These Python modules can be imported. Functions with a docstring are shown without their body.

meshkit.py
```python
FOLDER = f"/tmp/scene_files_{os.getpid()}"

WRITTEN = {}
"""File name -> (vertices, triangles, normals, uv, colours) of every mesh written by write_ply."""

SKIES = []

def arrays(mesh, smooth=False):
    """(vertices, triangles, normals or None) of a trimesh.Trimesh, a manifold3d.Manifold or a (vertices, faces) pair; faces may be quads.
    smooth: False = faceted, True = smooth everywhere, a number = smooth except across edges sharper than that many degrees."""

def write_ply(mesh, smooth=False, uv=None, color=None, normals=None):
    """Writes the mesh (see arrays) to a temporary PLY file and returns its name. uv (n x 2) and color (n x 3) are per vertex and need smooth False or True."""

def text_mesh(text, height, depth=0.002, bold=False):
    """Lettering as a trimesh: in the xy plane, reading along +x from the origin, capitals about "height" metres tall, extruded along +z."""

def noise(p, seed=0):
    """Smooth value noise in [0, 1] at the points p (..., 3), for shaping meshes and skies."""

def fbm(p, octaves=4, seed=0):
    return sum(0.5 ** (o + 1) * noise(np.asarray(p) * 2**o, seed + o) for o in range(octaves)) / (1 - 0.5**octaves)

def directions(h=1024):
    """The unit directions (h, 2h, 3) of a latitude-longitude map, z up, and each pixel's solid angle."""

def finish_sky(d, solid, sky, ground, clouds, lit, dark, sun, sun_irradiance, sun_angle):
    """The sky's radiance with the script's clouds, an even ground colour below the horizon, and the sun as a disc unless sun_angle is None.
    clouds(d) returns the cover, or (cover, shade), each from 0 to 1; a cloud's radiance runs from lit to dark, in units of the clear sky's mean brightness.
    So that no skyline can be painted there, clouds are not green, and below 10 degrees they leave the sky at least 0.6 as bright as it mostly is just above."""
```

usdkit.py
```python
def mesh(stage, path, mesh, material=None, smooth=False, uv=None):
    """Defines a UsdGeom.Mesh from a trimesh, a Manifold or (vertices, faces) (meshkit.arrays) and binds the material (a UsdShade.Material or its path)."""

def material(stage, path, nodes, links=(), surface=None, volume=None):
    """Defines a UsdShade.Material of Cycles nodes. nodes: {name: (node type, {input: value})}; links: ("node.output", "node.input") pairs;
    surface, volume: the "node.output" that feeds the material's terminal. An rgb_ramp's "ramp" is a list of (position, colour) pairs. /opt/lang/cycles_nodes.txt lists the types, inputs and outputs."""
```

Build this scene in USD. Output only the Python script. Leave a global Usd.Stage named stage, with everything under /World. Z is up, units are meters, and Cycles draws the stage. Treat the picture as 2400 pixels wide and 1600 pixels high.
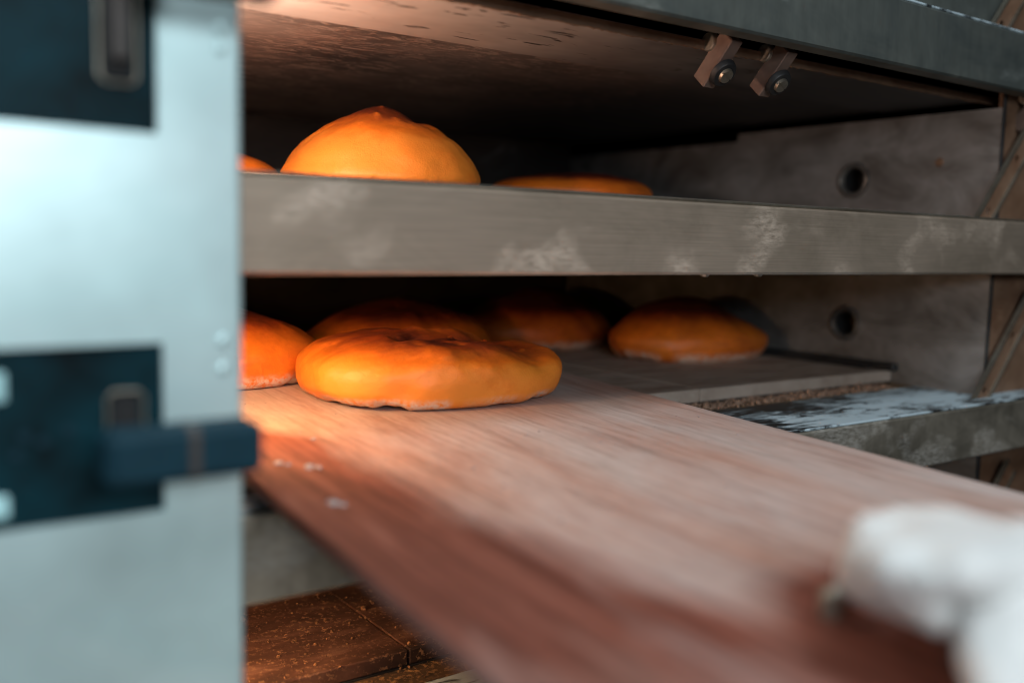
import math, random
import numpy as np, trimesh, manifold3d as m3
import usdkit, meshkit
from shapely.geometry import Polygon, box as sbox, Point
from pxr import Usd, UsdGeom, UsdLux, UsdShade, Gf, Sdf, Vt

stage = Usd.Stage.CreateInMemory()
UsdGeom.SetStageUpAxis(stage, 'Z'); UsdGeom.SetStageMetersPerUnit(stage, 1.0)
world = UsdGeom.Xform.Define(stage, '/World'); stage.SetDefaultPrim(world.GetPrim())
UsdGeom.Scope.Define(stage, '/World/Looks')

# ---------------------------------------------------------------- camera
EXPOSURE = 0.0
cam = UsdGeom.Camera.Define(stage, '/World/camera')
cam.CreateHorizontalApertureAttr(36.0); cam.CreateVerticalApertureAttr(36.0 * 682 / 1024)
cam.CreateFocalLengthAttr(33.75); cam.CreateFStopAttr(1.55); cam.CreateFocusDistanceAttr(1.21)
cam.CreateExposureAttr(EXPOSURE); cam.CreateClippingRangeAttr(Gf.Vec2f(0.02, 50))
RT = (0.8153, -0.5786, 0.0233); UP = (0.0406, 0.0972, 0.9944); BK = (-0.5776, -0.8098, 0.1027)
cam.AddTransformOp().Set(Gf.Matrix4d(*RT, 0, *UP, 0, *BK, 0, 0, -0.7842, 0, 1))

# ---------------------------------------------------------------- lamps and added fill lights
def rect(name, pos, target, w, h, inten, col):
    l = UsdLux.RectLight.Define(stage, '/World/' + name)
    l.CreateWidthAttr(w); l.CreateHeightAttr(h); l.CreateIntensityAttr(inten); l.CreateColorAttr(Gf.Vec3f(*col))
    z = np.array(pos, float) - np.array(target, float); z /= np.linalg.norm(z)
    x = np.cross([0, 0, 1.0], z)
    x = x / np.linalg.norm(x) if np.linalg.norm(x) > 1e-6 else np.array([1.0, 0, 0])
    y = np.cross(z, x)
    l.AddTransformOp().Set(Gf.Matrix4d(*x, 0, *y, 0, *z, 0, *map(float, pos), 1))
    return l
rect('bakery_window', (-0.12, -1.9, 0.43), (0.6, 0, 0.0), 1.1, 0.40, 15.0, (0.86, 0.95, 1.0))
rect('low_fill', (0.75, -1.3, -1.05), (0.45, 0, -0.28), 1.0, 0.5, 0.8, (1.0, 0.95, 0.88))  # added fill standing in for bounce off the floor, no real lamp
rect('ceiling_lamp', (0.4, -1.4, 1.9), (0.5, -0.6, 0.0), 1.6, 1.2, 6.5, (0.88, 0.95, 1.0))
rect('glove_fill', (-1.5, -0.55, 0.55), (0.45, -0.5, -0.18), 0.8, 0.6, 4.0, (0.88, 0.95, 1.0))  # added fill to brighten the left side of the glove, no window there
def bulb(name, pos, r, inten, col):
    l = UsdLux.SphereLight.Define(stage, '/World/' + name)
    l.CreateRadiusAttr(r); l.CreateIntensityAttr(inten); l.CreateColorAttr(Gf.Vec3f(*col))
    l.AddTranslateOp().Set(Gf.Vec3d(*pos))
bulb('chamber_bulb', (0.262, 0.165, -0.066), 0.02, 290, (1.0, 0.56, 0.25))
bulb('chamber_bulb_001', (0.285, 0.165, 0.145), 0.02, 400, (1.0, 0.64, 0.46))
bulb('chamber_bulb_002', (0.27, 0.165, -0.395), 0.02, 200, (1.0, 0.56, 0.28))

# ---------------------------------------------------------------- helpers
used = {}
def numbered(parent, name):
    k = (str(parent), name); n = used.get(k, 0); used[k] = n + 1
    return name if n == 0 else f'{name}_{n:03d}'
def path_of(p): return '/World' if p is None else str(p.GetPath())
def obj(name, mesh, mat, parent=None, smooth=False, label=None, cat=None, group=None, kind=None, attrs=None):
    base = path_of(parent); nm = numbered(base, name)
    m = usdkit.mesh(stage, f'{base}/{nm}', mesh, mat, smooth=smooth)
    for k, v in (attrs or {}).items():
        v = np.asarray(v, np.float32)
        t = Sdf.ValueTypeNames.FloatArray if v.ndim == 1 else Sdf.ValueTypeNames.Float3Array
        UsdGeom.PrimvarsAPI(m).CreatePrimvar(k, t, 'vertex').Set(Vt.FloatArray.FromNumpy(v) if v.ndim == 1 else Vt.Vec3fArray.FromNumpy(v))
    p = m.GetPrim(); tag(p, label, cat, group, kind)
    return p
def tag(p, label=None, cat=None, group=None, kind=None):
    for k, v in (('label', label), ('category', cat), ('group', group), ('kind', kind)):
        if v: p.SetCustomDataByKey(k, v)
def thing(name, label=None, cat=None, loc=(0, 0, 0), parent=None, rotz=0, group=None, matrix=None):
    base = path_of(parent); x = UsdGeom.Xform.Define(stage, f'{base}/{numbered(base, name)}')
    if matrix is not None: x.AddTransformOp().Set(matrix)
    else:
        x.AddTranslateOp().Set(Gf.Vec3d(*loc))
        if rotz: x.AddRotateZOp().Set(float(rotz))
    tag(x.GetPrim(), label, cat, group)
    return x.GetPrim()
def cbox(x0, x1, y0, y1, z0, z1, c=0.0015):
    """a box with chamfered edges"""
    pts = []
    for sx, X in ((1, x0), (-1, x1)):
        for sy, Y in ((1, y0), (-1, y1)):
            for sz, Z in ((1, z0), (-1, z1)):
                pts += [(X, Y + sy * c, Z + sz * c), (X + sx * c, Y, Z + sz * c), (X + sx * c, Y + sy * c, Z)]
    return trimesh.convex.convex_hull(np.array(pts))
def cyl(p0, p1, r, n=24, r1=None, chamfer=0.0):
    p0, p1 = np.array(p0, float), np.array(p1, float); d = p1 - p0; L = np.linalg.norm(d); d /= L
    r1 = r if r1 is None else r1; c = chamfer
    prof = [(0, 0), (r - c, 0), (r, c), (r1, L - c), (r1 - c, L), (0, L)] if c else [(0, 0), (r, 0), (r1, L), (0, L)]
    m = trimesh.creation.revolve(np.array(prof), sections=n)
    m.apply_transform(trimesh.geometry.align_vectors([0, 0, 1], d)); m.apply_translation(p0)
    return m
def cat_(*ms): return trimesh.util.concatenate([m for m in ms])
def loop_tube(pts, r, n=10, closed=True):
    """a tube through points"""
    segs = []
    P = [np.array(p, float) for p in pts]; N = len(P)
    out = m3.Manifold()
    for i in range(N if closed else N - 1):
        a, b = P[i], P[(i + 1) % N]
        s = m3.Manifold.sphere(r, n)
        out = out + m3.Manifold.batch_hull([s.translate(a.tolist()), s.translate(b.tolist())])
    return out

# ---------------------------------------------------------------- materials
class Mat:
    def __init__(s): s.n, s.l, s.k = {}, [], 0
    def add(s, kind, ins=None, **links):
        s.k += 1; nm = f'n{s.k}'; s.n[nm] = (kind, ins or {})
        for sock, src in links.items():
            if src is not None: s.l.append((src, f'{nm}.{sock}'))
        return nm
    def pos(s, scale=(1, 1, 1), rot=(0, 0, 0), src=None):
        g = src or s.add('geometry') + '.position'
        return s.add('mapping', {'scale': scale, 'rotation': rot, 'mapping_type': 'point'}, vector=g) + '.vector'
    def noise(s, vec, scale=1, detail=5, rough=0.6, dist=0.0):
        return s.add('noise_texture', {'scale': scale, 'detail': detail, 'roughness': rough, 'distortion': dist}, vector=vec) + '.fac'
    def ramp(s, fac, stops): return s.add('rgb_ramp', {'ramp': stops}, fac=fac) + '.color'
    def rng(s, v, a, b, c=0., d=1.):
        return s.add('map_range', {'from_min': a, 'from_max': b, 'to_min': c, 'to_max': d, 'clamp': True}, value=v) + '.result'
    def mix(s, fac, a, b, mode='mix'):
        ins, lk = {'mix_type': mode}, {}
        for k, v in (('fac', fac), ('color1', a), ('color2', b)):
            if isinstance(v, str): lk[k] = v
            else: ins[k] = v
        return s.add('mix', ins, **lk) + '.color'
    def math(s, op, a, b=0.5):
        ins, lk = {'math_type': op}, {}
        for k, v in (('value1', a), ('value2', b)):
            if isinstance(v, str): lk[k] = v
            else: ins[k] = float(v)
        return s.add('math', ins, **lk) + '.value'
    def attr(s, name): return s.add('attribute', {'attribute': name})
    def bump(s, h, strength=0.3, dist=0.002):
        return s.add('bump', {'strength': strength, 'distance': dist}, height=h) + '.normal'
    def done(s, name, **kw):
        ins, lk = {}, {}
        for k, v in kw.items():
            if isinstance(v, str): lk[k] = v
            else: ins[k] = v
        b = s.add('principled_bsdf', ins, **lk)
        return usdkit.material(stage, '/World/Looks/' + name, s.n, s.l, surface=b + '.BSDF')

def steel(name, base, dark, streak=(3, 3, 60), rough=(0.3, 0.5), metallic=0.75, smudge=None, smudge_amt=(0.55, 0.68), patch=None, sm_scale=(9, 9, 14)):
    M = Mat()
    big = M.noise(M.pos((5, 5, 9)), 1.3, 5, 0.6, 0.6)
    col = M.mix(M.rng(big, 0.35, 0.65), dark, base)
    fine = M.noise(M.pos(streak), 4, 3, 0.6)
    col = M.mix(0.35, col, M.ramp(fine, [(0.3, (0.35, 0.35, 0.35)), (0.7, (1, 1, 1))]), 'multiply')
    r = M.rng(big, 0.3, 0.7, rough[1], rough[0])
    met = None
    if smudge is not None:
        sm = M.noise(M.pos(sm_scale), 1.0, 4, 0.5, 0.3)
        f = M.rng(sm, *smudge_amt)
        brk = M.rng(M.noise(M.pos((45, 45, 150), (0, 0.35, 0)), 1.6, 4, 0.7), 0.32, 0.62)
        f = M.math('multiply', M.math('multiply', f, brk), 0.45)
        col = M.mix(f, col, smudge)
        r = M.math('add', r, M.math('multiply', f, 0.25))
        met = M.rng(f, 0, 1, metallic, 0.0)
    bp = M.bump(M.math('add', fine, M.math('multiply', big, 2.0)), 0.12, 0.001)
    return M.done(name, base_color=col, roughness=r, metallic=met or metallic, normal=bp)

beam_steel = steel('beam_steel', (0.70, 0.56, 0.44), (0.46, 0.37, 0.285), (2, 2, 150), (0.32, 0.46), 0.68, (0.66, 0.55, 0.46), (0.55, 0.70))
upper_steel = steel('upper_beam_steel', (0.20, 0.22, 0.20), (0.115, 0.135, 0.13), (14, 4, 4), (0.36, 0.5), 0.6, (0.36, 0.38, 0.36), (0.6, 0.74))
lower_steel = steel('lower_beam_steel', (0.46, 0.41, 0.335), (0.15, 0.135, 0.105), (14, 4, 4), (0.36, 0.5), 0.6, (0.52, 0.50, 0.47), (0.50, 0.60))
wall_steel = steel('wall_steel', (0.31, 0.305, 0.30), (0.13, 0.12, 0.11), (3, 5, 5), (0.4, 0.55), 0.35, (0.16, 0.07, 0.03), (0.66, 0.74))
column_steel = steel('column_steel', (0.69, 0.875, 0.885), (0.63, 0.84, 0.85), (2, 2, 2), (0.4, 0.48), 0.65)
rust_steel = steel('rusty_jamb_steel', (0.28, 0.17, 0.11), (0.15, 0.075, 0.04), (8, 8, 8), (0.5, 0.7), 0.2, (0.10, 0.03, 0.01), (0.55, 0.65))
lug_steel = steel('lug_steel', (0.20, 0.14, 0.11), (0.13, 0.075, 0.06), (20, 20, 20), (0.5, 0.65), 0.2)
dark_steel = steel('dark_steel', (0.055, 0.055, 0.055), (0.02, 0.02, 0.022), (8, 8, 8), (0.45, 0.6), 0.4)
screw_steel = steel('screw_steel', (0.62, 0.58, 0.5), (0.4, 0.33, 0.25), (60, 60, 60), (0.3, 0.45), 0.85)
rod_steel = steel('rod_steel', (0.40, 0.38, 0.32), (0.20, 0.17, 0.13), (30, 30, 30), (0.3, 0.45), 0.8)

socket_m = steel('socket_steel', (0.20, 0.19, 0.175), (0.07, 0.06, 0.055), (30, 30, 30), (0.35, 0.5), 0.5)

def ceiling_mat():
    M = Mat()
    big = M.noise(M.pos((3, 6, 3)), 1.5, 4, 0.55)
    col = M.mix(M.rng(big, 0.35, 0.65), (0.40, 0.36, 0.34), (0.52, 0.48, 0.46))
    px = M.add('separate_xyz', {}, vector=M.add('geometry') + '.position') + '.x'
    soot_shade = M.rng(M.math('add', px, M.math('multiply', M.noise(M.pos((4, 7, 4)), 1.0, 4, 0.6), 0.7)), 0.95, 1.5)  # shade painted in: darker towards the right, edge broken up by noise
    col = M.mix(soot_shade, col, (0.04, 0.042, 0.046))
    sc = M.noise(M.pos((16, 60, 10), (0, 0, 0.5)), 1.0, 3, 0.55, 0.4)
    f = M.rng(sc, 0.63, 0.68)
    col = M.mix(f, col, (0.05, 0.04, 0.035))
    return M.done('ceiling_sheet', base_color=col, roughness=0.5, metallic=0.35, normal=M.bump(M.math('subtract', big, M.math('multiply', f, 0.5)), 0.3, 0.004))
def flaky_mat():
    M = Mat()
    p = M.pos((22, 60, 10))
    fl = M.noise(p, 1.2, 6, 0.7, 1.2)
    area = M.noise(M.pos((4, 4, 4)), 1.0, 2, 0.5)
    f = M.math('multiply', M.rng(fl, 0.5, 0.58), M.rng(area, 0.30, 0.50))
    soot_shade = M.rng(M.noise(M.pos((2.5, 3, 3)), 1.0, 4, 0.6), 0.35, 0.65)
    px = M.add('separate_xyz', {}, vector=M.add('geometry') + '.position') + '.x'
    right_shade = M.rng(M.math('add', px, M.math('multiply', M.noise(M.pos((4, 5, 4)), 1.0, 4, 0.6), 0.8)), 1.0, 1.7)  # painted light falloff: this sheet goes dark to the right as well
    col = M.mix(soot_shade, (0.085, 0.08, 0.08), (0.33, 0.275, 0.255))
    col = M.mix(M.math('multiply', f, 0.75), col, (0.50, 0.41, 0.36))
    col = M.mix(right_shade, col, (0.03, 0.03, 0.032))
    return M.done('flaky_ceiling_sheet', base_color=col, roughness=0.5, metallic=0.25, normal=M.bump(fl, 0.5, 0.005))
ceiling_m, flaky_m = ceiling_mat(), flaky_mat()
def soot_mat():
    M = Mat()
    a = M.noise(M.pos((5, 5, 7)), 1.2, 6, 0.65, 0.8)
    col = M.ramp(a, [(0.3, (0.012, 0.011, 0.011)), (0.6, (0.035, 0.028, 0.026)), (0.70, (0.05, 0.05, 0.052)), (0.76, (0.16, 0.17, 0.17))])
    return M.done('sooty_sheet', base_color=col, roughness=0.6, metallic=0.2, normal=M.bump(a, 0.3, 0.005))
soot_m = soot_mat()
def stone_mat(name, c0, c1, c2, speck, sp_rng):
    M = Mat()
    a = M.noise(M.pos((5, 16, 5)), 1.6, 6, 0.62, 0.4)
    col = M.ramp(a, [(0.28, c0), (0.5, c1), (0.72, c2)])
    s = M.rng(M.noise(M.pos((110, 110, 110)), 1.4, 4, 0.7), *sp_rng)
    s2 = M.rng(M.noise(M.pos((7, 7, 7)), 1.2, 4, 0.6), 0.36, 0.6)
    col = M.mix(M.math('multiply', s, s2), col, speck)
    return M.done(name, base_color=col, roughness=0.75, normal=M.bump(M.math('add', a, s), 0.35, 0.002))
hearth_m = stone_mat('hearth_stone', (0.24, 0.17, 0.13), (0.40, 0.315, 0.26), (0.54, 0.45, 0.39), (0.5, 0.43, 0.37), (0.58, 0.66))
burnt_m = stone_mat('burnt_hearth_stone', (0.03, 0.013, 0.008), (0.10, 0.040, 0.022), (0.24, 0.12, 0.075), (0.42, 0.22, 0.10), (0.56, 0.63))
debris_m = stone_mat('debris_covered_sheet', (0.03, 0.018, 0.01), (0.10, 0.055, 0.025), (0.22, 0.13, 0.06), (0.4, 0.22, 0.08), (0.52, 0.6))
def sill_mat():
    M = Mat()
    a = M.noise(M.pos((9, 40, 9), (0, 0, 0.35)), 1.6, 6, 0.68, 1.2)
    b = M.noise(M.pos((5, 5, 5)), 1.5, 3, 0.5)
    f = M.rng(M.math('add', a, M.math('multiply', M.math('subtract', b, 0.5), 0.9)), 0.41, 0.56)
    col = M.mix(f, (0.035, 0.037, 0.038), (0.42, 0.52, 0.57))
    return M.done('floury_sill', base_color=col, roughness=M.rng(f, 0, 1, 0.35, 0.8), metallic=M.rng(f, 0, 1, 0.5, 0.0), normal=M.bump(a, 0.15, 0.001))
sill_m = sill_mat()
def peel_mat():
    M = Mat()
    at = M.attr('loc'); v = at + '.vector'
    fl = M.attr('flour') + '.fac'
    grain = M.noise(M.pos((55, 3.0, 20), src=v), 1.5, 5, 0.65, 0.5)
    wood = M.ramp(grain, [(0.3, (0.11, 0.030, 0.017)), (0.5, (0.20, 0.058, 0.036)), (0.72, (0.30, 0.105, 0.07))])
    streak = M.noise(M.pos((12, 2.8, 10), src=v), 1.1, 5, 0.62, 0.7)
    dust = M.noise(M.pos((9, 5, 9), src=v), 1.0, 5, 0.6)
    k = M.math('add', fl, M.math('multiply', M.math('subtract', streak, 0.5), 0.95))
    k = M.math('add', k, M.math('multiply', M.math('subtract', dust, 0.5), 0.5))
    f = M.rng(k, 0.15, 0.92, 0.0, 0.95)
    tint = M.noise(M.pos((8, 2.4, 9), src=v), 1.0, 5, 0.6, 0.5)
    grey = M.mix(M.rng(tint, 0.33, 0.62), (0.54, 0.32, 0.25), (0.60, 0.51, 0.48))
    col = M.mix(f, wood, grey)
    fine = M.noise(M.pos((90, 12, 60), src=v), 2.0, 4, 0.7)
    col = M.mix(0.45, col, M.ramp(fine, [(0.3, (0.6, 0.52, 0.48)), (0.65, (1, 1, 1))]), 'multiply')
    col = M.mix(0.5, col, M.ramp(grain, [(0.36, (0.62, 0.52, 0.46)), (0.52, (1, 1, 1))]), 'multiply')
    return M.done('floury_wood', base_color=col, roughness=0.62, normal=M.bump(M.math('add', grain, fine), 0.25, 0.0012))
peel_m = peel_mat()
def bread_mat():
    M = Mat()
    c = M.attr('crust') + '.fac'; fl = M.attr('flour') + '.fac'
    P = M.add('texture_coordinate') + '.object'
    n1 = M.noise(M.pos((14, 14, 14), src=P), 1.5, 5, 0.6, 0.3)
    n2 = M.noise(M.pos((70, 70, 70), src=P), 2, 4, 0.65)
    k = M.math('add', c, M.math('multiply', M.math('subtract', n1, 0.5), 0.45))
    n3 = M.noise(M.pos((260, 260, 260), src=P), 2, 3, 0.6)
    k = M.math('add', k, M.math('multiply', M.math('subtract', n2, 0.5), 0.20))
    k = M.math('add', k, M.math('multiply', M.math('subtract', n3, 0.5), 0.10))
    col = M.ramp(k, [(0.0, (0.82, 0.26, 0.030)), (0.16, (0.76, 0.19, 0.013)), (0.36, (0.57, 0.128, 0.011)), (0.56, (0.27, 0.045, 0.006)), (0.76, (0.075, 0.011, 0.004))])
    brk = M.rng(n2, 0.35, 0.62)
    f = M.math('multiply', fl, brk, )
    col = M.mix(M.math('minimum', M.math('multiply', f, 1.4), 0.9), col, (0.72, 0.58, 0.48))
    return M.done('bread_crust', base_color=col, roughness=M.rng(n1, 0.3, 0.7, 0.42, 0.6), specular_ior_level=0.45, subsurface_weight=0.06, subsurface_scale=0.005, subsurface_radius=(1.0, 0.45, 0.15),
                  normal=M.bump(M.math('add', M.math('add', n2, M.math('multiply', n3, 0.5)), M.math('multiply', n1, 2.0)), 0.22, 0.003))
bread_m = bread_mat()
def plain(name, col, rough=0.5, metallic=0.0, var=0.25, scale=20, bump=0.1, **kw):
    M = Mat(); a = M.noise(M.pos((scale,) * 3), 1, 4, 0.6)
    c = M.mix(M.rng(a, 0.3, 0.7), tuple(x * (1 - var) for x in col), col)
    return M.done(name, base_color=c, roughness=rough, metallic=metallic, normal=M.bump(a, bump, 0.001), **kw)
panel_m = plain('dark_teal_panel', (0.0015, 0.030, 0.042), 0.55, 0.0, 0.8, 22, specular_ior_level=0.12)
handle_m = plain('dark_teal_plastic', (0.004, 0.032, 0.050), 0.6, 0.0, 0.3, 40, specular_ior_level=0.2)
black_m = plain('black_hole', (0.006, 0.006, 0.007), 0.7)
brown_m = plain('brown_lever', (0.05, 0.04, 0.035), 0.5)
button_m = plain('pale_cyan_button', (0.45, 0.75, 0.78), 0.35)
glove_m = plain('white_cotton', (0.60, 0.61, 0.60), 0.85, 0.0, 0.12, 60, 0.4, sheen_weight=0.2)
crumb_m = plain('crumbs', (0.42, 0.26, 0.18), 0.8, 0, 0.7, 90)
crumb2_m = plain('burnt_crumbs', (0.30, 0.14, 0.055), 0.8, 0, 0.75, 90)
flour_m = plain('flour', (0.42, 0.34, 0.32), 0.9, 0, 0.15, 60)

# ---------------------------------------------------------------- the oven
PITCH = 0.2895
oven = thing('deck_oven', 'steel deck oven with open baking chambers and a steel control column at left', 'oven', (0, 0, 0))
XR, XL, YB = 1.55, 0.10, 1.15
TOPS = [0.340, 0.0545, -0.2350, -0.5245]           # top of each front beam
BOTS = [0.250, -0.0325, -0.3195, -0.6090]
mats = [upper_steel, beam_steel, lower_steel, lower_steel]
notes = ['grey green steel beam above the top chamber', 'smudged steel beam between the two chambers', 'steel beam with a flour dusted top below the wooden peel', None]
for i, (t, b) in enumerate(zip(TOPS, BOTS)):
    bm = obj('front_beam', cbox(XL - 0.02, 2.3, 0.0, 0.03, b, t - 0.0035, 0.003), mats[i], oven, label=notes[i])
    obj('sill', cbox(XL, 2.3 if i != 2 else 1.70, 0.0015, 0.165, t - 0.0033, t, 0.001), rod_steel if i == 1 else sill_m, bm)
    if i < 3:                                      # rusty strip behind the beam, over the chamber mouth
        obj('recess_plate', cbox(XL, 2.3, 0.0305, 0.082, b + 0.020, b + 0.026), dark_steel, bm)
for i in range(4):
    z = 0.245 - PITCH * (i - 0) if i else 0.245
    zc = 0.245 - PITCH * i + (0.019 if i else 0)
    if i < 3:
        g = cbox(XL, XR, 0.084, 0.264, zc, zc + 0.012, 0.001)
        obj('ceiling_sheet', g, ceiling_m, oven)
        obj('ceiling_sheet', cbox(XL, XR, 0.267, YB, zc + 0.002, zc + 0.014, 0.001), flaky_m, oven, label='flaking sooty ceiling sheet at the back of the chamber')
        # ragged rusty lip along the front edge of the ceiling
        n = 420; xs = np.linspace(XL, 1.9, n); rng = np.random.default_rng(5 + i)
        zz = zc - 0.0022 + 0.0016 * meshkit.fbm(np.stack([xs * 60, xs * 0, xs * 0 + i], 1), 4) + 0.0004 * rng.standard_normal(n)
        v = []
        for yy in (0.0805, 0.0838):
            for top in (0, 1):
                v.append(np.stack([xs, np.full(n, yy), zz if not top else np.full(n, zc + 0.010)], 1))
        V = np.concatenate(v); F = []
        for a, b in ((0, 1), (1, 3), (3, 2), (2, 0)):
            for k in range(n - 1): F.append((a * n + k, b * n + k, b * n + k + 1, a * n + k + 1))
        obj('rusty_lip', (V, np.array(F)), rust_steel, oven)
    hz = 0.068 if i == 0 else 0.077 - PITCH * i
    if i < 3:
        hm = burnt_m if i == 2 else hearth_m
        if i == 2: cuts = [XL, 0.565, 1.05, XR]
        else: cuts = [XL, 0.58, 1.06, XR]
        for a, b in zip(cuts[:-1], cuts[1:]):
            for (ya, yb) in ((0.212, 0.67), (0.673, YB)):
                obj('hearth_tile', cbox(a + 0.001, b - 0.001, ya, yb, hz - 0.020, hz - (0.001 if ya > 0.5 else 0), 0.0016), hm, oven)
        obj('ledge', cbox(XL, XR, 0.1655, 0.2115, hz - 0.030, hz - 0.0225 + (0.007 if i == 0 else 0), 0.0005), debris_m, oven)
        obj('hearth_bed', cbox(XL, XR, 0.2120, YB, hz - 0.034, hz - 0.0205, 0.001), dark_steel, oven)
        # back, left and right walls of this chamber
        top = zc; obj('back_wall', cbox(XL, XR, YB, YB + 0.01, hz - 0.03, zc + 0.012), soot_m, oven)
        obj('left_wall', cbox(XL - 0.01, XL, 0.035, YB, hz - 0.03, zc + 0.012), soot_m if i else dark_steel, oven)
        zt = 0.2335 - PITCH * i if i == 0 else zc - 0.003
        P = Polygon([(0.045, hz - 0.03), (YB, hz - 0.03), (YB, zt - 0.016 if i == 0 else zt), (0.60, zt - 0.016 if i == 0 else zt), (0.597, zt), (0.045, zt)])
        c = (0.315, 0.128 if i == 0 else -0.1355) if i < 2 else (0.315, -0.40)
        P = P.difference(Point(c).buffer(0.0235, 24))
        w = trimesh.creation.extrude_polygon(P, 0.006, engine='earcut')
        w.vertices = np.stack([XR + w.vertices[:, 2], w.vertices[:, 0], w.vertices[:, 1]], 1); w.fix_normals()
        wall = obj('side_wall', w, wall_steel, oven)
        prof = np.array([(0.0225, 0.004), (0.0235, -0.004), (0.0265, -0.006), (0.0315, -0.0045), (0.0335, 0.0), (0.0335, 0.002), (0.0225, 0.004)])
        rim = trimesh.creation.revolve(prof, sections=40); rim.apply_transform(trimesh.geometry.align_vectors([0, 0, 1], [1, 0, 0])); rim.apply_translation((XR, *c))
        so = obj('lamp_socket', rim, socket_m, wall, smooth=40)
        cup = cat_(trimesh.creation.annulus(0.021, 0.0234, 0.04, sections=32), trimesh.creation.cylinder(0.0234, 0.003, sections=32).apply_translation((0, 0, 0.02)))
        cup.apply_transform(trimesh.geometry.align_vectors([0, 0, 1], [1, 0, 0])); cup.apply_translation((XR + 0.026, *c))
        obj('socket_cup', cup, black_m, wall)
        if i == 0:
            sp = cyl((XR + 0.001, 0.148, 0.152), (XR - 0.003, 0.148, 0.152), 0.0085, 20, 0.006); obj('rusty_rivet', sp, rust_steel, wall, smooth=30)
        obj('bulb_blocker', cbox(XL, 0.283, 0.095, 0.105, hz - 0.008 + (0.022 if i == 1 else 0), zc - 0.001), dark_steel, oven)  # unseen plate added to keep bulb light off the glove and near board
        # side rail along the hearth
        if i:
            obj('side_rail', cbox(XR - 0.016, XR - 0.001, 0.20, YB, hz + 0.0005, hz + 0.014, 0.002), dark_steel, oven)
            obj('side_rail', cbox(XR - 0.034, XR - 0.019, 0.24, YB, hz + 0.0005, hz + 0.006, 0.002), dark_steel, oven)
        # front jamb beyond the wall and the door linkage before it
        jl = 0.048
        obj('jamb', cbox(XR + 0.0085, 2.3, 0.050, 0.058, hz - 0.05, zc + 0.03), rust_steel, oven)
        obj('jamb_return', cbox(XR - 0.002, XR + 0.0075, 0.042, 0.0445, hz - 0.03, zc + 0.012), dark_steel, oven)
    dz = -PITCH * (i - 0)
for i in range(-1, 3):
    dz = -PITCH * i if i >= 0 else PITCH
    # slanted channel shaped door arm
    a = np.array([1.470 if i != 1 else 1.500, 0.0552 + dz]); u = np.array([0.663, 0.749]); nrm = np.array([0.749, -0.663])
    W, L = 0.037, 0.235
    def slab(o0, o1, y0, y1, holes=()):
        q = [a + u * 0 + nrm * o0, a + u * L + nrm * o0, a + u * L + nrm * o1, a + nrm * o1]
        P = Polygon([tuple(p) for p in q])
        for hp in holes: P = P.difference(Point(tuple(hp)).buffer(0.006, 12))
        m = trimesh.creation.extrude_polygon(P, y1 - y0, engine='earcut')
        m.vertices = np.stack([m.vertices[:, 0], y0 + m.vertices[:, 2], m.vertices[:, 1]], 1); m.fix_normals(); return m
    arm = obj('door_arm', slab(0.003, W - 0.003, 0.034, 0.037, [a + u * 0.033 + nrm * 0.021, a + u * 0.15 + nrm * 0.021]), rust_steel, oven)
    obj('arm_flange', slab(0, 0.0029, 0.029, 0.037), rod_steel, arm); obj('arm_flange', slab(W - 0.0029, W, 0.029, 0.037), rod_steel, arm)
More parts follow.
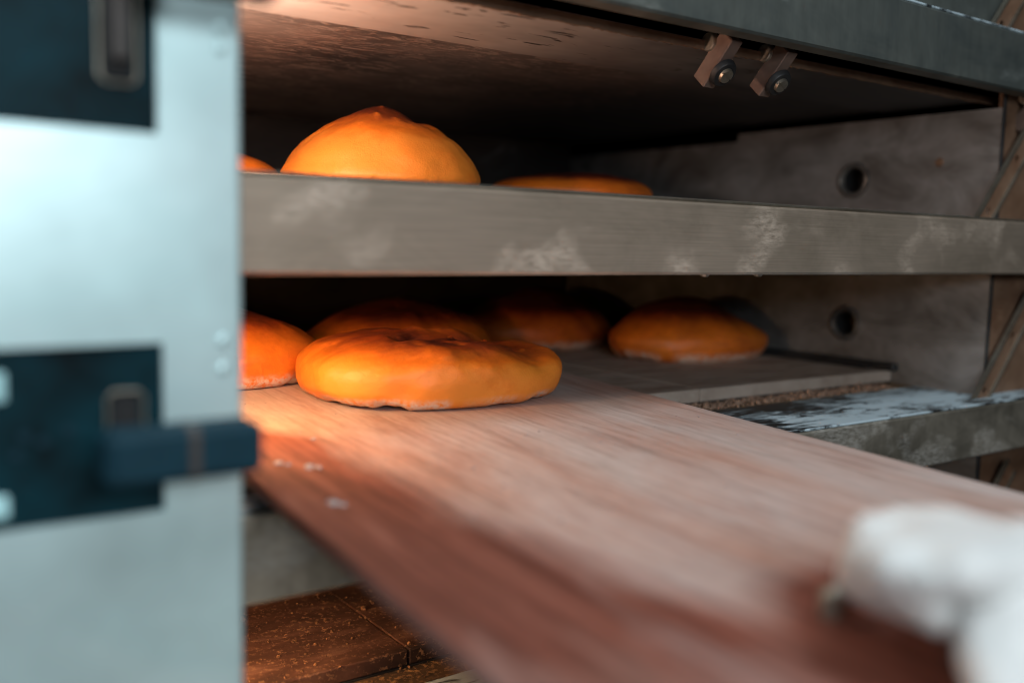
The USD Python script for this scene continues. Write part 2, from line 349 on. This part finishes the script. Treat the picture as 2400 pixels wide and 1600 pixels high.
# wall and jamb of the chamber above the top beam
obj('side_wall', cbox(XR - 0.3, XR + 0.006, 0.045, 0.052, 0.345, 0.60), upper_steel, oven)
obj('jamb', cbox(XR + 0.0085, 2.3, 0.050, 0.058, 0.3405, 0.60), rust_steel, oven)

# hinge lugs of the top chamber door: a tilted block with a bush and a slotted screw
def lug(x, y, z, s=1.0, label=None):
    l = obj('hinge_lug', cbox(-0.010 * s, 0.010 * s, -0.012 * s, 0.012 * s, -0.034 * s, 0.034 * s, 0.0012), lug_steel, oven, label=label)
    xf = UsdGeom.Xformable(l); xf.AddTranslateOp().Set(Gf.Vec3d(x, y, z)); xf.AddRotateXOp().Set(42.0)
    zc = -0.008 * s
    bush = cyl((0.004 * s, -0.0122 * s, zc), (0.004 * s, -0.0205 * s, zc), 0.0185 * s, 32, 0.0170 * s, 0.0015)
    obj('bush', bush, dark_steel, l, smooth=30)
    head = m3.Manifold.cylinder(0.004 * s, 0.0098 * s, 0.0088 * s, 32) - m3.Manifold.cube([0.03 * s, 0.0018 * s, 0.004], True).translate([0, 0, 0.0045 * s])
    head = head.rotate([90, 0, 0]).rotate([0, 25, 0]).translate([0.004 * s, -0.0206 * s, zc])
    obj('slotted_screw', head, screw_steel, l)
    back = cyl((-0.006 * s, 0.018, 0.012 * s), (-0.0145 * s, 0.018, 0.012 * s), 0.0125 * s, 24, 0.011 * s, 0.001)
    obj('bolt_end', back, screw_steel, l, smooth=30)
    return l
lug(0.915, 0.071, 0.232); lug(1.020, 0.071, 0.232); lug(1.612, 0.03, 0.232)
for x in (0.868, 0.965):
    obj('small_screw', cyl((x, 0.033, -0.0335), (x, 0.033, -0.0362), 0.006, 16, 0.004), screw_steel, oven, smooth=30)

# ---------------------------------------------------------------- control column at the left
col = thing('control_column', parent=oven); tag(col, 'pale brushed steel control column at the left with two dark panels')
CX, CY = 0.2245, -0.15
face = sbox(-0.55, -0.75, CX, 0.75).difference(sbox(-0.06, 0.0628, 0.1735, 0.205)).difference(sbox(-0.06, -0.181, 0.1748, -0.0700))
fm = trimesh.creation.extrude_polygon(face, 0.004, engine='earcut')
fm.vertices = np.stack([fm.vertices[:, 0], CY + fm.vertices[:, 2], fm.vertices[:, 1]], 1); fm.fix_normals()
obj('face_plate', fm, column_steel, col)
obj('edge_trim', cyl((CX - 0.0005, CY + 0.004, -0.75), (CX - 0.0005, CY + 0.004, 0.75), 0.0038, 16), column_steel, col, smooth=40)
obj('side_plate', cbox(CX - 0.004, CX + 0.0005, CY + 0.006, -0.004, -0.75, 0.75), column_steel, col)
for z in (0.133, 0.121, -0.070, -0.089):
    obj('rivet', trimesh.creation.icosphere(2, 0.0042).apply_scale((1, 0.5, 1)).apply_translation((CX - 0.0105, CY, z)), column_steel, col, smooth=True)
for (z0, z1, lx0, lx1, lz0, lz1, up) in ((0.0628, 0.205, 0.139, 0.162, 0.0917, 0.17, True), (-0.181, -0.070, 0.140, 0.163, -0.151, -0.100, False)):
    pn = obj('dark_panel', cbox(-0.07, 0.18, CY + 0.0045, CY + 0.010, z0 - 0.008, z1 + 0.008), panel_m, col)
    y = CY + 0.001
    c = 0.004
    pts = [(lx0, y, lz0 + c), (lx0 + c, y, lz0), (lx1 - c, y, lz0), (lx1, y, lz0 + c), (lx1, y, lz1 - c), (lx1 - c, y, lz1), (lx0 + c, y, lz1), (lx0, y, lz1 - c)]
    obj('latch_loop', loop_tube(pts, 0.0011), rod_steel, pn, smooth=40)
    obj('latch_slot', cbox(lx0 + 0.003, lx1 - 0.003, CY + 0.002, CY + 0.0044, lz0 + 0.003, lz1 - 0.002, 0.0005), black_m, pn)
    if up: obj('latch_lever', cbox(lx0 + 0.006, lx1 - 0.006, CY - 0.010, CY + 0.0015, lz0 + 0.012, lz1 + 0.03, 0.002), brown_m, pn)
    else:
        for zz, h in ((-0.093, 0.009), (-0.166, 0.007)):
            obj('button', cbox(0.070, 0.0835, CY + 0.0005, CY + 0.0042, zz - h, zz + h, 0.0012), button_m, pn)
        for k, (xx, zz) in enumerate(((0.093, -0.124), (0.103, -0.128), (0.118, -0.122), (0.088, -0.135))):
            obj('indicator', cyl((xx, CY + 0.0043, zz), (xx, CY + 0.002, zz), 0.0032, 16), handle_m, pn, smooth=30)
def handle(x0, x1, y, z, r=0.0165):
    h = cbox(x0, x1, y - r * 0.92, y + r * 0.92, z - r * 0.98, z + r * 0.98, 0.0045)
    p = obj('door_handle', h, handle_m, col)
    xm = x0 + (x1 - x0) * 0.52
    obj('handle_ring', cbox(xm, xm + 0.003, y - r * 0.95, y + r * 0.95, z - r * 1.01, z + r * 1.01, 0.0045), brown_m, p)
    obj('handle_stem', cyl((x0 + 0.02, y, z), (x0 + 0.02, CY + 0.004, z), 0.009, 20), handle_m, p, smooth=40)
handle(0.125, 0.2185, -0.20, -0.131); handle(0.150, 0.232, -0.20, 0.1580)
# lamp holders of the two chamber bulbs
for (x, y, z) in ((0.262, 0.165, -0.070), (0.285, 0.165, 0.145), (0.27, 0.165, -0.395)):
    obj('lamp_holder', cyl((XL, y, z), (x - 0.021, y, z), 0.020, 24, 0.014), dark_steel, oven, smooth=30)

# ---------------------------------------------------------------- wooden peel
PO = np.array([0.6, 0.21, -0.2]); PD = np.array([0.0655, 0.9976, 0.0235]); PD /= np.linalg.norm(PD)
PL = np.cross(PD, [0, 0, 1]); PL /= np.linalg.norm(PL); PN = np.cross(PL, PD)
peel = thing('baker_peel', 'wide reddish wooden peel board dusted with flour reaching into the middle chamber', 'peel',
             matrix=Gf.Matrix4d(*PL, 0, *PD, 0, *PN, 0, *PO, 1))
def peel_top(x, y): return PO[2] + (y - PO[1]) * PD[2] / PD[1]
def smoothstep(a, b, x): t = np.clip((x - a) / (b - a), 0, 1); return t * t * (3 - 2 * t)
def build_peel():
    u0, u1, v0, v1, th, r = -0.297, 0.306, -0.98, 0.36, 0.013, 0.003
    us = np.concatenate([[u0, u0 + r * .3, u0 + r], np.linspace(u0 + 0.01, u1 - 0.01, 70), [u1 - r, u1 - r * .3, u1]])
    vs = np.concatenate([[v0, v0 + r * .3, v0 + r], np.linspace(v0 + 0.01, v1 - 0.01, 150), [v1 - r, v1 - r * .3, v1]])
    U, V = np.meshgrid(us, vs, indexing='ij')
    e = np.minimum(np.minimum(U - u0, u1 - U), np.minimum(V - v0, v1 - V))
    t = np.clip(1 - e / r, 0, 1); drop = r * (1 - np.sqrt(np.clip(1 - t * t, 0, 1)))
    Wt = -drop + 0.0006 * (meshkit.fbm(np.stack([U * 25, V * 4, U * 0], -1), 3) - 0.5) * (e > r)
    top = np.stack([U, V, Wt], -1).reshape(-1, 3); bot = np.stack([U, V, -th + drop], -1).reshape(-1, 3)
    nu, nv = U.shape; idx = np.arange(nu * nv).reshape(nu, nv)
    q = np.stack([idx[:-1, :-1], idx[1:, :-1], idx[1:, 1:], idx[:-1, 1:]], -1).reshape(-1, 4)
    F = [q, q[:, ::-1] + nu * nv]
    for ring in (idx[:, 0], idx[-1, :], idx[::-1, -1], idx[0, ::-1]):
        F.append(np.stack([ring[:-1], ring[:-1] + nu * nv, ring[1:] + nu * nv, ring[1:]], -1))
    Vx = np.concatenate([top, bot])
    # where flour has settled: bare along the left edge, and rubbed off before the gloved hand
    fb_v = np.array([-0.98, -0.70, -0.59, -0.53, -0.455, -0.393, -0.268, -0.237, -0.116, -0.073, 0.0, 0.36])
    fb_u = np.array([-0.09, -0.12, -0.16, -0.17, -0.195, -0.21, -0.205, -0.21, -0.205, -0.240, -0.31, -0.34])
    bnd = np.interp(Vx[:, 1], fb_v, fb_u) + 0.02 * (meshkit.fbm(np.stack([Vx[:, 0] * 6, Vx[:, 1] * 14, Vx[:, 0] * 0], -1), 3) - 0.5)
    fl = np.clip((Vx[:, 0] - bnd) / 0.065 + 0.25, 0, 1)
    # rubbed patch
    d = np.hypot((Vx[:, 0] + 0.03) / 0.12, (Vx[:, 1] + 0.72) / 0.11)
    fl = np.minimum(fl, np.clip((d - 0.75) / 0.5, 0.0, 1))
    fl = fl * 0.92
    fl = np.maximum(fl, 0.24 * smoothstep(-0.42, -0.78, Vx[:, 1]) * (d > 0.9))
    return (Vx, np.concatenate(F)), fl, Vx
pm, fl, loc = build_peel()
obj('board', pm, peel_m, peel, smooth=True, attrs={'flour': fl, 'loc': loc})
W2P = lambda p: (np.dot(np.array(p) - PO, PL), np.dot(np.array(p) - PO, PD), np.dot(np.array(p) - PO, PN))

# ---------------------------------------------------------------- loaves
def smoothstep(a, b, x): t = np.clip((x - a) / (b - a), 0, 1); return t * t * (3 - 2 * t)
def loaf(label, x, y, z, a, b, h, rot=0, seed=0, n=2.25, hx=None, pits=(), folds=(), wrinkle=0.006, peak=1.0, flour_end=None, tone=0.0, cone=0.0, bz=0.34, dark=0.88, rim=1.0):
    NP, NA, NB = 180, 46, 22
    ph = np.linspace(0, 2 * np.pi, NP, endpoint=False)
    c, s = np.cos(ph), np.sin(ph)
    rho = (np.abs(c) ** n + np.abs(s) ** n) ** (-1 / n)
    rho = rho * (1 + 0.05 * (meshkit.fbm(np.stack([c * 1.3 + seed, s * 1.3, c * 0 + seed * 3.1], -1), 3) - 0.5) * 2)
    prof = []
    for t in np.linspace(0.15, 1, 6): prof.append((0.86 * t, 0.0))                 # underside
    for t in np.linspace(0, 1, NB)[1:]:
        ang = t * np.pi / 2; prof.append((0.86 + 0.14 * np.sin(ang), bz * (1 - np.cos(ang))))
    for t in np.linspace(0, 1, NA)[1:]:
        ang = t * np.pi / 2
        prof.append((np.cos(ang) ** (0.9 + cone * 0.5), bz + (1 - bz) * np.sin(ang) ** max(0.5, 1.0 + cone)))
    prof[-1] = (0.0, 1.0)
    prof = np.array(prof); b0 = 6
    for _ in range(40): prof[b0:-1] = 0.5 * prof[b0:-1] + 0.25 * (prof[b0 - 1:-2] + prof[b0 + 1:])
    R, Z = prof[:, 0][:, None], prof[:, 1][:, None]
    X = R * rho * c; Y = R * rho * s; Zz = Z + 0 * X
    Zn = Zz.copy()
    H = np.ones_like(X) if hx is None else np.interp(X, *hx)
    up = smoothstep(0.3, 0.75, Zz)
    Zz = Zz * (1 + (H - 1) * smoothstep(0.2, 0.9, Zz))
    P = np.stack([X * a, Y * b, Zz * h], -1)
    q = P * 1.0
    lump = meshkit.fbm(np.stack([q[..., 0] * 11 + seed * 7, q[..., 1] * 11, q[..., 2] * 11], -1), 3, seed) - 0.5
    wr = meshkit.fbm(np.stack([q[..., 0] * 28 + seed, q[..., 1] * 60, q[..., 2] * 30], -1), 3, seed + 9) - 0.5
    mid = np.array([0, 0, 0.3 * h]); dirs = P - mid; dirs /= np.maximum(np.linalg.norm(dirs, axis=-1, keepdims=True), 1e-6)
    above = smoothstep(0.0, 0.3, Zn)
    P = P + dirs * (lump * 0.021 * above + wr * wrinkle * up)[..., None]
    crust = 0.02 + dark * smoothstep(0.50, 1.04, Zn) ** 1.1 + tone + lump * 0.25  # browned top, darkened further to stand in for the beam shadow
    flour = rim * np.clip(smoothstep(0.22, 0.03, Zn) - 0.1, 0, 1) * smoothstep(0.35, 0.62, meshkit.fbm(np.stack([c * 3 + seed, s * 3, c * 0], -1), 3) [None, :] + 0.12 + 0 * X)
    for (pu, pv, r, dep) in pits:
        d2 = ((P[..., 0] - pu * a) ** 2 + (P[..., 1] - pv * b) ** 2) / r ** 2
        g = np.exp(-d2) * (Zn > 0.4)
        P[..., 2] -= dep * g; crust -= 0.30 * g * np.exp(-d2)
    for (p0, p1, r, dep) in folds:
        p0, p1 = np.array(p0) * (a, b), np.array(p1) * (a, b); dv = p1 - p0
        t = np.clip(((P[..., 0] - p0[0]) * dv[0] + (P[..., 1] - p0[1]) * dv[1]) / (dv @ dv), 0, 1)
        d2 = ((P[..., 0] - p0[0] - t * dv[0]) ** 2 + (P[..., 1] - p0[1] - t * dv[1]) ** 2) / r ** 2
        g = np.exp(-d2) * (Zn > 0.3); P[..., 2] -= dep * g; crust += 0.18 * np.sign(dep) * g
    if flour_end is not None:
        fd = np.array([math.cos(flour_end), math.sin(flour_end)])
        k = (X * fd[0] + Y * fd[1]) * (1 - 0.5 * Zn)
        flour = np.maximum(flour, smoothstep(0.80, 0.95, k) * smoothstep(0.6, 0.3, Zn))
    # wavy underside, lifting off the board here and there
    lift = 0.007 * np.clip(meshkit.fbm(np.stack([c * 3.1 + seed * 2, s * 3.7, c * 0], -1), 2, seed) * 0.7 + 0.3 * meshkit.fbm(np.stack([c * 11, s * 11, c * 0 + seed], -1), 2) - 0.50, 0, 1) / 0.25
    P[..., 2] += (lift[None, :] * smoothstep(0.5, 0.86, R) * smoothstep(0.3, 0.0, Zn))
    nr = len(prof); V = P.reshape(-1, 3)
    V = np.concatenate([V[:(nr - 1) * NP], [P[-1].mean(0)], [[0, 0, 0]]])
    idx = np.arange((nr - 1) * NP).reshape(nr - 1, NP); nx = np.roll(idx, -1, 1)
    A = np.stack([idx[:-1], nx[:-1], nx[1:], idx[1:]], -1).reshape(-1, 4)
    F = np.concatenate([A[:, [0, 1, 2]], A[:, [0, 2, 3]], np.stack([idx[-1], nx[-1], np.full(NP, (nr - 1) * NP)], -1), np.stack([nx[0], idx[0], np.full(NP, (nr - 1) * NP + 1)], -1)])
    at = lambda f: np.concatenate([f.reshape(-1)[:(nr - 1) * NP], [f[-1].mean(), f[0].mean()]])
    p = obj('bread_loaf', trimesh.Trimesh(V, F, process=False), bread_m, smooth=True, label=label, cat='bread', group='golden loaves baking in the oven', attrs={'crust': at(crust), 'flour': at(flour)})
    xf = UsdGeom.Xformable(p); xf.AddTranslateOp().Set(Gf.Vec3d(x, y, z)); xf.AddRotateZOp().Set(float(rot))
    return p
HZ = 0.0775 - PITCH - 0.0005
loaf('dimpled oval loaf in sharp focus on the floury wooden peel', 0.636, 0.290, peel_top(.64, .29) - 0.001, 0.170, 0.134, 0.083, -5, 1, 2.6, cone=-0.26,
     hx=([-1, -0.75, -0.3, 0.05, 0.35, 0.58, 0.8, 1], [1.02, 1.02, 1.03, 0.98, 0.88, 0.76, 0.92, 1.08]),
     pits=((0.30, -0.52, 0.0045, -0.003), (0.48, -0.48, 0.005, -0.003), (0.62, -0.42, 0.0045, -0.003), (-0.30, -0.55, 0.010, 0.004), (0.02, -0.58, 0.012, 0.004), (0.05, -0.30, 0.0055, -0.004), (0.33, -0.34, 0.005, -0.004), (0.44, -0.22, 0.006, -0.004), (0.56, -0.28, 0.005, -0.0035), (0.2, -0.1, 0.006, 0.005), (-0.42, -0.42, 0.007, 0.004), (-0.2, -0.2, 0.008, 0.005), (0.5, -0.45, 0.008, 0.004), (-0.05, -0.5, 0.006, 0.003)),
     folds=(((-0.35, -0.30), (0.45, -0.10), 0.011, 0.013), ((-0.1, 0.05), (0.5, 0.2), 0.016, -0.009), ((0.0, -0.42), (0.42, -0.22), 0.009, 0.003), ((-0.2, -0.2), (-0.15, -0.6), 0.016, 0.003)), wrinkle=0.012, dark=0.64, tone=0.0, flour_end=-0.15)
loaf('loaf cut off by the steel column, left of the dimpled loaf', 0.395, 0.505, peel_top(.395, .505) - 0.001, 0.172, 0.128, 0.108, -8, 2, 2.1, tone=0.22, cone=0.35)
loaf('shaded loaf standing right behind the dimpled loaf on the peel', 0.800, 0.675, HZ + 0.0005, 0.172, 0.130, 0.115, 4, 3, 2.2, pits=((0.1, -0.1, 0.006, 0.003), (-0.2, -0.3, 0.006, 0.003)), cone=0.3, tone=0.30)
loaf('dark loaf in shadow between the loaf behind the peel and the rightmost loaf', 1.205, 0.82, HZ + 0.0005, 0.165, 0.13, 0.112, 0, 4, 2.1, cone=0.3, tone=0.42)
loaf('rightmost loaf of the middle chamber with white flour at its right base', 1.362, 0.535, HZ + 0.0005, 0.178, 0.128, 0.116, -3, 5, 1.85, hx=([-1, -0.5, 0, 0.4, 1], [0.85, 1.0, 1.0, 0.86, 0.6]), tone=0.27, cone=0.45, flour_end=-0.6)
U = 0.0685
loaf('tall domed loaf with two dimples rising above the middle beam', 0.632, 0.42, U, 0.142, 0.128, 0.105, 10, 6, 2.1, pits=((-0.28, -0.30, 0.006, -0.003), (-0.10, -0.12, 0.006, -0.003), (-0.14, -0.42, 0.006, -0.003), (0.30, -0.25, 0.011, 0.006)),
     folds=(((0.15, -0.3), (0.6, -0.1), 0.012, 0.004),), cone=0.25, bz=0.12, dark=0.66, rim=0.0, tone=-0.04)
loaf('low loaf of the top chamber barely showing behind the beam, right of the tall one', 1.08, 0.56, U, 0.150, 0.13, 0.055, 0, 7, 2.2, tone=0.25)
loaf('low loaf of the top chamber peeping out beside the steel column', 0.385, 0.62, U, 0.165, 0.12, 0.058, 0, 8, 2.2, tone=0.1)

# ---------------------------------------------------------------- crumbs and flour lumps
def crumbs(name, label, n, x0, x1, y0, y1, zf, rad, mat, seed, cat='crumbs'):
    rng = np.random.default_rng(seed); base = trimesh.creation.icosahedron(); Vs, Fs = [], []
    for k in range(n):
        r = rad * rng.lognormal(0, 0.6); v = base.vertices * rng.uniform(0.6, 1.3, 3) * r
        v = v @ trimesh.transformations.random_rotation_matrix(rng.random(3))[:3, :3]
        x, y = rng.uniform(x0, x1), rng.uniform(y0, y1)
        Vs.append(v + [x, y, zf(x, y) + 0.5 * r]); Fs.append(base.faces + 12 * k)
    return obj(name, (np.concatenate(Vs), np.concatenate(Fs)), mat, label=label, cat=cat, kind='stuff')
crumbs('crumbs', 'toasted crumbs lying in the gap between sill and hearth, right of the peel', 2600, 0.80, 1.50, 0.166, 0.2115, lambda x, y: HZ - 0.0225, 0.0010, crumb_m, 3)
crumbs('burnt_crumbs', 'burnt brown crumbs scattered on the hearth below the peel', 1100, 0.24, 0.95, 0.165, 0.60, lambda x, y: (HZ - PITCH - 0.0225) if y < 0.2115 else HZ - PITCH, 0.0009, crumb2_m, 4)

def clumps():
    rng = np.random.default_rng(12); out = []
    spots = [(-0.262, -0.195, .004), (-0.256, -0.203, .003), (-0.240, -0.215, .0045), (-0.234, -0.222, .003), (-0.243, -0.222, .003), (-0.262, -0.33, .005), (-0.257, -0.338, .003), (-0.20, -0.115, .003)]
    for k in range(60):
        u, v = rng.uniform(-0.22, 0.29), rng.uniform(-0.45, 0.12); spots.append((u, v, 0.0009 * rng.lognormal(0, 0.5)))
    for u, v, r in spots:
        m = trimesh.creation.icosphere(1, 1.0); m.vertices = m.vertices * rng.uniform(0.75, 1.25, m.vertices.shape) * (r, r * rng.uniform(0.8, 1.6), min(r * 0.5, 0.0025))
        w = PO + u * PL + v * PD + 0.0004 * PN
        out.append(trimesh.Trimesh(m.vertices + w, m.faces, process=False))
    return cat_(*out)
obj('flour_clumps', clumps(), flour_m, smooth=True, label='small white clumps and specks of flour scattered on the wooden peel', cat='flour', kind='stuff')

# ---------------------------------------------------------------- gloved hand
person = thing('person', 'baker in a white cotton glove and sleeve gripping the peel handle at the lower right', 'person')
J = dict(wrist=(0.4912, -0.5502, -0.1633), fore=(0.4219, -0.591, -0.1938),
 i=[(0.4568, -0.5114, -0.1485), (0.4431, -0.4955, -0.149), (0.4631, -0.4755, -0.171), (0.4825, -0.473, -0.1877)],
 m=[(0.4362, -0.5276, -0.149), (0.4208, -0.5107, -0.1511), (0.4401, -0.4901, -0.172), (0.4666, -0.4864, -0.1891)],
 r=[(0.4271, -0.5402, -0.1478), (0.4132, -0.5257, -0.1500), (0.4309, -0.5084, -0.1690), (0.4571, -0.504, -0.1800)],
 p=[(0.4238, -0.5538, -0.147), (0.4174, -0.5412, -0.1525), (0.4338, -0.5271, -0.1670), (0.4505, -0.5237, -0.173)],
 t=[(0.5234, -0.5177, -0.1645), (0.5259, -0.4883, -0.1617), (0.5172, -0.4638, -0.1642), (0.509, -0.4469, -0.1745)])
def hull(pts):
    return m3.Manifold.batch_hull([m3.Manifold.sphere(r, 20).translate([float(t) for t in p]) for p, r in pts])
hand = m3.Manifold()
wr = J['wrist']
for k, rr in (('i', .0125), ('m', .0128), ('r', .0120), ('p', .0105)):
    f = J[k]
    for q in range(3): hand = hand + hull([(f[q], rr * (1.1 - .08 * q)), (f[q + 1], rr * (1.1 - .08 * (q + 1)))])
t = J['t']
for q, (r0, r1) in enumerate(((.0165, .014), (.014, .0125), (.0125, .0115))): hand = hand + hull([(t[q], r0), (t[q + 1], r1)])
hand = hand + hull([(J['i'][0], .0135), (J['m'][0], .014), (J['r'][0], .0135), (J['p'][0], .012), (wr, .026), (t[0], .017)])
hand = hand + hull([((0.4465, -0.5079, -0.1793), .010), ((0.4364, -0.5373, -0.1753), .011), ((0.469, -0.4749, -0.1821), .011), (J['r'][1], .012), (J['m'][2], .011)])
fo = np.array(J['fore']); w0 = np.array(wr); ext = w0 + (w0 - np.mean([J['m'][0], J['r'][0]], 0)) * 2.0
hand = hand + hull([(wr, .028), (ext, .033)])
hm = hand.refine_to_length(0.004).to_mesh(); hm = trimesh.Trimesh(hm.vert_properties[:, :3], hm.tri_verts, process=True)
trimesh.smoothing.filter_taubin(hm, iterations=40)
nz = meshkit.fbm(hm.vertices * 70, 3, 2) - 0.5
hm.vertices = hm.vertices + hm.vertex_normals * (nz * 0.0025)[:, None]
glove = obj('gloved_hand', hm, glove_m, person, smooth=True)
# loose sleeve hanging down from the wrist
sl = hull([(wr, .031), (ext, .037)]) + hull([((0.4582, -0.5539, -0.184), .018), ((0.4112, -0.5830, -0.1941), .014), ((0.4465, -0.549, -0.172), .011), ((0.47, -0.62, -0.215), .030), (wr, .026)])
sm = sl.refine_to_length(0.006).to_mesh(); sm = trimesh.Trimesh(sm.vert_properties[:, :3], sm.tri_verts, process=True)
trimesh.smoothing.filter_taubin(sm, iterations=10)
sm.vertices = sm.vertices + sm.vertex_normals * ((meshkit.fbm(sm.vertices * (20, 20, 45), 3, 6) - 0.5) * 0.010)[:, None]
obj('sleeve', sm, glove_m, person, smooth=True)

# steel grip screwed to the board, under the fingers
def wp(p): return W2P(p)
g0, g1 = np.array(wp((0.476, -0.448, -0.2145))), np.array(wp((0.543, -0.4555, -0.1964)))
grip = obj('grip', loop_tube([(g0[0], g0[1], 0.001), (g0[0], g0[1], 0.012), (g1[0], g1[1], 0.012), (g1[0], g1[1], 0.001)], 0.007, 16, closed=False), rod_steel, peel, smooth=40)
